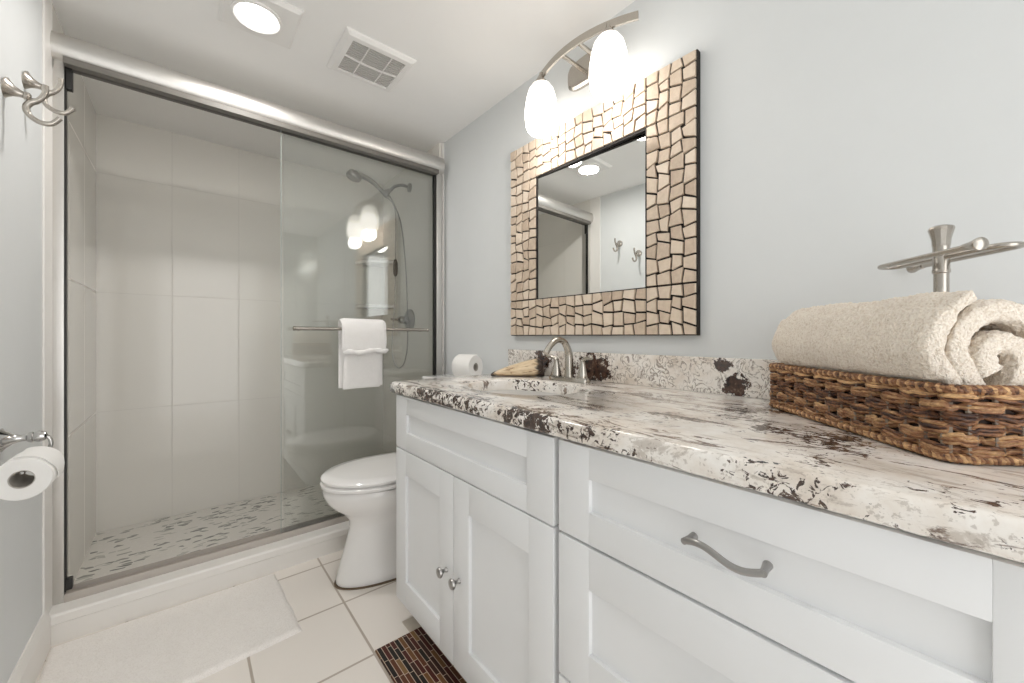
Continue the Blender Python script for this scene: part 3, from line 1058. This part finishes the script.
# vertical boundaries wobble per row, horizontal ones slope per column
VY = {(i, j): (0 if i in fixedY else rnd.uniform(-.0055, .0055)) for i in range(ny + 1) for j in range(nz + 1)}
VS = {(i, j): (0 if i in fixedY else rnd.uniform(-.004, .004)) for i in range(ny + 1) for j in range(nz + 1)}
HZ = {(i, j): (0 if j in fixedY else rnd.uniform(-.007, .007)) for i in range(ny + 1) for j in range(nz + 1)}
HS = {(i, j): (0 if j in fixedY else rnd.uniform(-.0075, .0075)) for i in range(ny + 1) for j in range(nz + 1)}
gp_ = .0033
for i in range(ny):
    for j in range(nz):
        if 4 <= i < 16 and 4 <= j < 16:
            continue
        yl0, yl1 = YL[i] + VY[i, j] - VS[i, j] + gp_, YL[i] + VY[i, j] + VS[i, j] + gp_
        yr0, yr1 = YL[i + 1] + VY[i + 1, j] - VS[i + 1, j] - gp_, YL[i + 1] + VY[i + 1, j] + VS[i + 1, j] - gp_
        zb0, zb1 = ZL[j] + HZ[i, j] - HS[i, j] + gp_, ZL[j] + HZ[i, j] + HS[i, j] + gp_
        zt0, zt1 = ZL[j + 1] + HZ[i, j + 1] - HS[i, j + 1] - gp_, ZL[j + 1] + HZ[i, j + 1] + HS[i, j + 1] - gp_
        q = [(yl0, zb0), (yr0, zb1), (yr1, zt1), (yl1, zt0)]
        xf = MF - .0075 - rnd.uniform(0, .0015)
        cyq, czq = sum(p[0] for p in q) / 4, sum(p[1] for p in q) / 4
        rings(mo, [[Vector((MF + .001, a, b)) for a, b in q], [Vector((xf + .0012, a, b)) for a, b in q], [Vector((xf + rnd.uniform(-.0006, .0006), cyq + (a - cyq) * .95, czq + (b - czq) * .95)) for a, b in q]])
obj('stone_mosaic', mo, M['stone'], mr, 30)
ie = B()
frame_boxes(ie, MF - .004, gx + .001, iy0 - .001, iy1 + .001, iz0 - .001, iz1 + .001, iy0 + .004, iy1 - .006, iz0 + .001, iz1 - .006)
obj('inner_edge', ie, M['board'], mr, 0)

# ------------------------------------------------------------------ vanity light
vl = thing('vanity_light', (W, 0.96, 2.05), 'two-lamp nickel wall light with white glass shades above the mirror', 'wall light')
bpz = 2.095
pl = []
for k in range(48):
    a = 2 * pi * k / 48
    pl.append((0.975 + .122 * math.copysign(abs(cos(a)) ** .45, cos(a)), bpz + .058 * math.copysign(abs(sin(a)) ** .6, sin(a)) + 0))
bk = B()
rings(bk, [[Vector((W - .0005, a, b)) for a, b in pl], [Vector((W - .014, a, b)) for a, b in pl], [Vector((W - .022, .975 + (a - .975) * .93, bpz + (b - bpz) * .86)) for a, b in pl]])
obj('back_plate', bk, M['nickel'], vl)
for yy in (0.935, 1.015):
    obj('arm', tube(B(), [(W - .02, yy, 2.097), (1.090, yy, 2.101)], 0.008, 12), M['nickel'], vl)
ab = B()
rs = []
for k in range(33):
    f = k / 32
    yy = 0.975 + (f - .5) * .50
    s = (f - .5) * 2
    xx = 1.083 + .055 * s * s
    zz = 2.108 - 0.012 * s * s
    d = Vector((.055 * 2 * s / .25, 1, 0)).normalized()
    nn = Vector((d.y, -d.x, 0))
    rs.append([Vector((xx, yy, zz)) + nn * a + Vector((0, 0, b)) for a, b in ((-.0045, -.013), (.0045, -.013), (.0045, .013), (-.0045, .013))])
rings(ab, rs)
obj('curved_bar', ab, M['nickel'], vl)
for (lx, ly) in SHADES:
    so = lathe(B(), [(0.020, 2.066), (0.036, 2.060), (0.050, 2.040), (0.059, 2.008), (0.065, 1.968), (0.066, 1.933), (0.062, 1.898), (0.055, 1.880), (0.045, 1.870), (0.042, 1.870), (0.052, 1.882), (0.059, 1.900), (0.063, 1.933), (0.062, 1.968), (0.056, 2.007), (0.047, 2.036), (0.030, 2.056), (0.018, 2.061)], (lx, ly, 0), 'z', 36, False)
    sh_o = obj('lamp_shade', so, M['opal'], vl, 60)
    nk = lathe(B(), [(0.019, 2.058), (0.021, 2.064), (0.021, 2.078), (0.012, 2.090), (0.008, 2.098), (0.008, 2.110)], (lx, ly, 0), 'z', 20)
    obj('socket', nk, M['nickel'], sh_o)
    ob = lathe(B(), [(0.001, 1.863), (0.018, 1.868), (0.028, 1.886), (0.030, 1.906), (0.022, 1.933), (0.013, 1.963), (0.013, 2.008)], (lx, ly, 0), 'z', 24)
    obj('bulb', ob, M['lens'], sh_o)

# ------------------------------------------------------------------ ceiling fittings
cl = thing('ceiling_light', (0.2127, 1.705, ZCEIL), 'square white ceiling lamp with a round glowing lens', 'ceiling light')
cp = B()
q0, q1 = .120, .108
c = Vector((0.2127, 1.705, 0))
sqr = lambda h, z: [c + Vector((a * h, b * h, z)) for a, b in ((-1, -1), (1, -1), (1, 1), (-1, 1))]
rings(cp, [sqr(q0, ZCEIL - .0002), sqr(q0, ZCEIL - .006), sqr(q1, ZCEIL - .016), sqr(q1 - .006, ZCEIL - .016)])
obj('cover_plate', cp, M['plaster'], cl, 20)
rg = lathe(B(), [(0.080, 0), (0.080, .007), (0.072, .009), (0.066, .003), (0.066, 0)], (0.203, 1.703, ZCEIL - .016), '-z', 40, False)
obj('lens_ring', rg, M['plaster'], cl)
ln = lathe(B(), [(0.066, 0.0005), (0.064, .003), (0.045, .007), (0.02, .009), (0.001, .0095)], (0.203, 1.703, ZCEIL - .016), '-z', 40)
obj('lens', ln, M['lens'], cl)

vt = thing('ceiling_fan_vent', (0.62, 1.70, ZCEIL), 'white exhaust fan cover with grey slots on the ceiling near the shower', 'vent')
vx0, vx1, vy0, vy1 = .476, .764, 1.560, 1.842
vb = B()
rsq = lambda ins, z: [Vector((x, y, z)) for x, y in ((vx0 + ins, vy0 + ins), (vx1 - ins, vy0 + ins), (vx1 - ins, vy1 - ins), (vx0 + ins, vy1 - ins))]
rings(vb, [rsq(0, ZCEIL - .0002), rsq(0, ZCEIL - .006), rsq(.014, ZCEIL - .017), rsq(.034, ZCEIL - .019), rsq(.036, ZCEIL - .010), rsq(.036, ZCEIL - .0003)], True, False, False)
obj('cover', vb, M['plaster'], vt, 20)
gr = B()
add_box(gr, vx0 + .034, vx1 - .034, vy0 + .034, vy1 - .034, ZCEIL - .010, ZCEIL - .007)
obj('backing', gr, simple('vent_grey', (0.34, 0.335, 0.325), 0.8), vt, 0)
sl = B()
n = 15
for k in range(1, n):
    y = vy0 + .036 + (vy1 - vy0 - .072) * k / n
    add_box(sl, vx0 + .035, vx1 - .035, y - .0022, y + .0022, ZCEIL - .016, ZCEIL - .0098)
obj('louvre_grille', sl, simple('vent_slat', (0.60, 0.59, 0.57), 0.5), vt, 0)
dv = B()
ym = (vy0 + vy1) / 2
pts = [(vx0 + .034 + (vx1 - vx0 - .068) * k / 12, ym + .010 * (1 - ((k - 6) / 6) ** 2) - .004, ZCEIL - .017) for k in range(13)]
tube(dv, pts, 0.0045, 8)
for f in (.30, .73):
    xx = vx0 + .034 + (vx1 - vx0 - .068) * f
    add_box(dv, xx - .002, xx + .002, vy0 + .034, vy1 - .034, ZCEIL - .0175, ZCEIL - .011)
obj('divider', dv, M['plaster'], vt)


# ------------------------------------------------------------------ robe hooks on the left wall
def make_hook(y, z, label):
    t = thing('robe_hook', (L, y, z), label, 'hook', 'robe hooks on the painted wall')
    drop = Vector((0.955, 0, -0.296))
    b = B()
    lathe(b, [(0.027, 0), (0.027, 0.003), (0.022, 0.007), (0.014, 0.016), (0.0095, 0.027), (0.0085, 0.034), (0.0105, 0.036), (0.0105, 0.042), (0.007, 0.046)], (L, y, z), (Vector((1, 0, -.22)).normalized(), Vector((0, 1, 0)), Vector((.22, 0, 1)).normalized()), 24)
    obj('wall_base', b, M['nickel'], t)
    pts = spline([(L + .071, y, z + .033), (L + .070, y, z + .012), (L + .060, y, z - .010), (L + .044, y, z - .024), (L + .037, y, z - .040), (L + .043, y, z - .058), (L + .061, y, z - .070), (L + .082, y, z - .067), (L + .097, y, z - .047)], 6)
    n = len(pts)
    ps = tube(B(), pts, [0.0064 + 0.0012 * (abs(i - n * .42) / n < .15) for i in range(n)], 12)
    obj('double_prong', ps, M['nickel'], t)
    return t


hk1 = make_hook(1.632, 1.697, 'lower nickel double robe hook, the one farther from the shower')
hk2 = copy_thing(hk1, (L, 1.800, 1.800), 'higher nickel double robe hook, the one next to the shower frame')

# ------------------------------------------------------------------ floor textiles
bm_ = B()
NX, NY = 60, 36
cx0, cx1, cy0_, cy1_ = -0.345, 0.322, 1.545, 2.008
qa = [Vector((-0.345, 1.50, 0)), Vector((0.322, 1.556, 0)), Vector((0.305, 2.010, 0)), Vector((-0.345, 2.006, 0))]


def matpt(u, v, z):
    p = qa[0].lerp(qa[1], u).lerp(qa[3].lerp(qa[2], u), v)
    return Vector((p.x, p.y, z))


top, bot = [], []
for j in range(NY + 1):
    for i in range(NX + 1):
        u, v = i / NX, j / NY
        e = min(u, 1 - u, v, 1 - v)
        z = 0.010 * min(1, e / .012) ** .5 + 0.0025 * noise.noise(Vector((u * 9, v * 6, 2))) * min(1, e / .03)
        hem = 0.003 if (.02 < u < .03 or .97 < u < .98 or .03 < v < .045 or .955 < v < .97) else 0
        z = max(0.0015, z - hem)
        wv = 0.006 * noise.noise(Vector((u * 5, v * 5, 7)))
        p = matpt(u, v, 0)
        top.append(bm_.verts.new((p.x + wv, p.y + wv * .6 * (v < .5), z)))
        bot.append(bm_.verts.new((p.x + wv, p.y + wv * .6 * (v < .5), 0.0003)))
w = NX + 1
for j in range(NY):
    for i in range(NX):
        a = j * w + i
        bm_.faces.new((top[a], top[a + 1], top[a + w + 1], top[a + w]))
        bm_.faces.new((bot[a], bot[a + w], bot[a + w + 1], bot[a + 1]))
edge = [i for i in range(NX)] + [j * w + NX for j in range(NY)] + [NY * w + i for i in range(NX, 0, -1)] + [j * w for j in range(NY, 0, -1)]
for k in range(len(edge)):
    a, b = edge[k], edge[(k + 1) % len(edge)]
    bm_.faces.new((top[b], top[a], bot[a], bot[b]))
tag(obj('bath_mat', bm_, M['mat_white'], None, 70), 'white cotton bath mat laid on the floor along the shower curb', 'bath mat')

mm = B()
add_box(mm, .486, .672, .30, 1.298, .0004, .007, .002)
tag(obj('strip_mat', mm, M['strip'], None, 30), 'dark red and brown strip mosaic mat on the floor at the cabinet', 'mat')
pd = add_box(B(), .612, .660, 1.302, 1.368, .0004, .004, .001)
tag(obj('felt_pad', pd, M['beige'], None, 30), 'small beige pad on the floor at the end of the mosaic mat', 'pad')

# ------------------------------------------------------------------ basket, towel and towel stand on the counter
BN = Vector((0.770, 0.030, CT))               # corner nearest the room
U1 = Vector((.707, .707, 0))
U2 = Vector((.707, -.707, 0))
BL, BW, BH, BR = 0.445, 0.156, 0.106, 0.028


def perim(s, off, z):
    """point on the rounded rectangle of the basket; s in 0..1, off outward"""
    l, w_ = BL - 2 * BR, BW - 2 * BR
    arc = pi / 2 * BR
    tot = 2 * (l + w_) + 4 * arc
    d = (s % 1.0) * tot
    segs = [('l', (BR, 0), (1, 0), l), ('a', (BL - BR, BR), -pi / 2, arc), ('l', (BL, BR), (0, 1), w_), ('a', (BL - BR, BW - BR), 0, arc),
            ('l', (BL - BR, BW), (-1, 0), l), ('a', (BR, BW - BR), pi / 2, arc), ('l', (0, BW - BR), (0, -1), w_), ('a', (BR, BR), pi, arc)]
    for k, p, q, ln_ in segs:
        if d <= ln_ + 1e-9:
            if k == 'l':
                a, b = p[0] + q[0] * d, p[1] + q[1] * d
                nx, ny_ = q[1], -q[0]
            else:
                an = q + d / BR
                nx, ny_ = cos(an), sin(an)
                a, b = p[0] + BR * nx, p[1] + BR * ny_
            return BN + U1 * (a + nx * off) + U2 * (b + ny_ * off) + Vector((0, 0, z))
        d -= ln_
    return perim(0, off, z)


bk = thing('wicker_basket', BN + U1 * BL / 2 + U2 * BW / 2, 'low brown wicker basket on the granite worktop holding a rolled towel', 'basket')
NS = 36
wv = B()
rows = 6
r2 = random.Random(5)
hrow = (BH - .020) / rows
for r in range(rows):
    zc = .011 + hrow * (r + .5)
    for st_ in range(3):
        N = NS * 14
        pts = []
        rad = []
        for k in range(N):
            s = k / N
            wave = 1 - 2 * ((1 - cos(pi * (s * NS + r))) / 2) ** 2.2
            cellv = math.floor(s * NS + r * .5 + .5)
            sl = noise.noise(Vector((cellv * 3.7, r * 5.1, 1.3)))
            seedn = noise.noise(Vector((s * 90, r * 3.1, st_ * 7)))
            bul = .74 + .26 * wave
            off = -.0074 + .0044 * wave + (.0012 if st_ == 1 else 0) * bul + .0006 * seedn
            fr = (s * NS + r * .5 + .5) % 1.0 - .5
            z = zc + (st_ - 1) * .0051 * bul + .0020 * seedn + (.0060 * sl) * fr * 2 + .0012 * sl
            pts.append(perim(s, off, z))
            rad.append(.0027 + .0006 * noise.noise(Vector((s * 70, r, st_ + 5))) + .0004 * wave)
        tube(wv, pts, rad, 7, closed=True)
obj('woven_wall', wv, M['wicker'], bk, 60)
sk2 = B()
for k in range(NS):
    for dd in (-.0036, .0036):
        pts = [perim((k + .5) / NS + dd / 1.1, -.0072 + .0005 * sin(j), .004 + (BH - .010) * j / 6) for j in range(7)]
        tube(sk2, pts, .0034, 6)
obj('stakes', sk2, M['stake'], bk, 60)
for nm, zc, rr in (('rim', BH - .007, .0050), ('foot_braid', .0078, .0042)):
    rm = B()
    for st_ in range(3):
        N = 420
        pts = [perim(k / N, -.006 + .0046 * cos(k / N * 2 * pi * 78 + st_ * 2.094), zc + .0036 * sin(k / N * 2 * pi * 78 + st_ * 2.094)) for k in range(N)]
        tube(rm, pts, rr * .78, 7, closed=True)
    obj(nm, rm, M['wicker'], bk, 60)
li = B()
rs = [[perim(k / 96, -.011, z) for k in range(96)] for z in (.003, BH - .012)]
rs += [[perim(k / 96, -.0125, z) for k in range(96)] for z in (BH - .012, .006)]
rings(li, rs, True, True, True)
obj('gap_shade_liner', li, M['gapshade'], bk, 60)  # dark sheet added behind the weave, its colour paints the shade in the gaps

# rolled towel: a thick spiral pushed along U1
TW = thing('bath_towel', BN + U1 * BL / 2 + U2 * BW / 2 + Vector((0, 0, .012)), 'thick rolled cream towel lying in the wicker basket', 'towel')
tc = BN + U2 * (BW / 2) + Vector((0, 0, .128))


def spiral_pt(a, r):
    x = r * cos(a)
    z = r * sin(a) * 1.24
    f = max(0.0, min(1.0, (z + .045) / .075))
    f = f * f * (3 - 2 * f)
    return x * (.585 + .36 * f), z


turns = 2.25
th = 0.034
NSP = 240
cen = []
for k in range(NSP + 1):
    f = k / NSP
    a = -pi / 2 - .35 + 2 * pi * turns * (f - 1)
    cen.append(spiral_pt(-a, min(0.016 + th * turns * 1.02 * f, 0.0835)))
tw = B()
NLn = 200
rs = []
for j in range(NLn + 1):
    g = j / NLn
    endr = min(1, (min(g, 1 - g) / .035)) ** .5
    out, inn = [], []
    for k in range(NSP + 1):
        p, q = cen[max(k - 1, 0)], cen[min(k + 1, NSP)]
        dx, dz = q[0] - p[0], q[1] - p[1]
        ln_ = sqrt(dx * dx + dz * dz) or 1
        nx, nz_ = dz / ln_, -dx / ln_
        f = k / NSP
        t = th * .46 * (0.60 + .40 * endr) * (1 if f < .97 else .6)
        bul = .020 * (1 - f) * (1 - 2 * g) * -0.4 + .006 * noise.noise(Vector((f * 7, g * 2, 3)))
        along = .022 + bul + (BL - .076) * g
        wob = .0045 * noise.noise(Vector((g * 8, f * 14, 1))) + .0050 * noise.noise(Vector((g * 3.5, f * 9, 4)))
        C0 = tc + U1 * along + U2 * cen[k][0] + Vector((0, 0, cen[k][1]))
        nd = U2 * nx + Vector((0, 0, nz_))
        for sg, lst in ((1, out), (-1, inn)):
            v = C0 + nd * (sg * t + wob)
            v += nd * (noise.noise(v * 260) * .0024 + noise.noise(v * 110) * .0018)
            lst.append(v)
    rs.append(out + inn[::-1])
rings(tw, rs)
zmin = CT + .014
for v in tw.verts:
    if v.co.z < zmin:
        v.co.z = zmin + (v.co.z - zmin) * .05
    if v.co.z < CT + BH + .004:
        d = v.co - BN
        ac = d.dot(U2)
        v.co += U2 * (min(max(ac, .0165), BW - .0165) - ac)
obj('towel_roll', tw, M['towel_cream'], TW, 70)

# towel stand behind the basket
PX, PY = 1.085, 0.054
tsd = thing('towel_stand', (PX, PY, CT), 'brushed nickel countertop towel stand with swivel bars behind the basket', 'towel stand')
obj('base', lathe(B(), [(0.046, 0.0004), (0.046, .006), (0.040, .012), (0.020, .018), (0.014, .024)], (PX, PY, CT), 'z', 32), M['nickel'], tsd)
ps = lathe(B(), [(0.0105, .02), (0.0105, .286), (0.0123, .288), (0.0123, .293), (0.0115, .295), (0.0115, .338)], (PX, PY, CT), 'z', 24)
obj('post', ps, M['nickel'], tsd)
fin = lathe(B(), [(0.0115, .336), (0.0125, .339), (0.0125, .343), (0.0130, .350), (0.0168, .366), (0.0178, .369), (0.0165, .373), (0.009, .376), (0.001, .3765)], (PX, PY, CT), 'z', 12)
obj('finial', fin, M['nickel'], tsd, 20)
DV = Vector((.765, .644, 0))
NV = Vector((-.644, .765, 0))
az = CT + .316
sb_ = []
hl, hw_ = .097, .0195
ctr = Vector((PX, PY, az))


def bp_(a, b, z=0):
    return ctr + DV * a + NV * b + Vector((0, 0, z))


path = [bp_(-hl - .014, hw_ * 2), bp_(hl * .5, hw_ * 2), bp_(hl - .01, hw_ * 2)]
path += [bp_(hl - .01 + hw_ * sin(a), hw_ + hw_ * cos(a)) for a in [pi * k / 10 for k in range(1, 10)]]
path += [bp_(hl - .01, 0), bp_(0, 0), bp_(-hl + .01, 0)]
path += [bp_(-hl + .01 - hw_ * sin(a), -hw_ + hw_ * cos(a)) for a in [pi * k / 10 for k in range(1, 10)]]
path += [bp_(-hl + .01, -hw_ * 2), bp_(0, -hw_ * 2), bp_(hl + .014, -hw_ * 2)]
arm = tube(B(), path, 0.0046, 10)
obj('swivel_bar', arm, M['nickel'], tsd)
for end, dr_ in ((path[0], -DV), (path[-1], DV)):
    up_ = Vector((0, 0, 1))
    e_ = lathe(B(), [(0.0058, -.018), (0.0062, -.010), (0.008, 0), (0.0105, .008), (0.0105, .011), (0.006, .0135), (0.001, .014)], end, (dr_, up_, dr_.cross(up_)), 20)
    obj('flared_end', e_, M['nickel'], tsd)
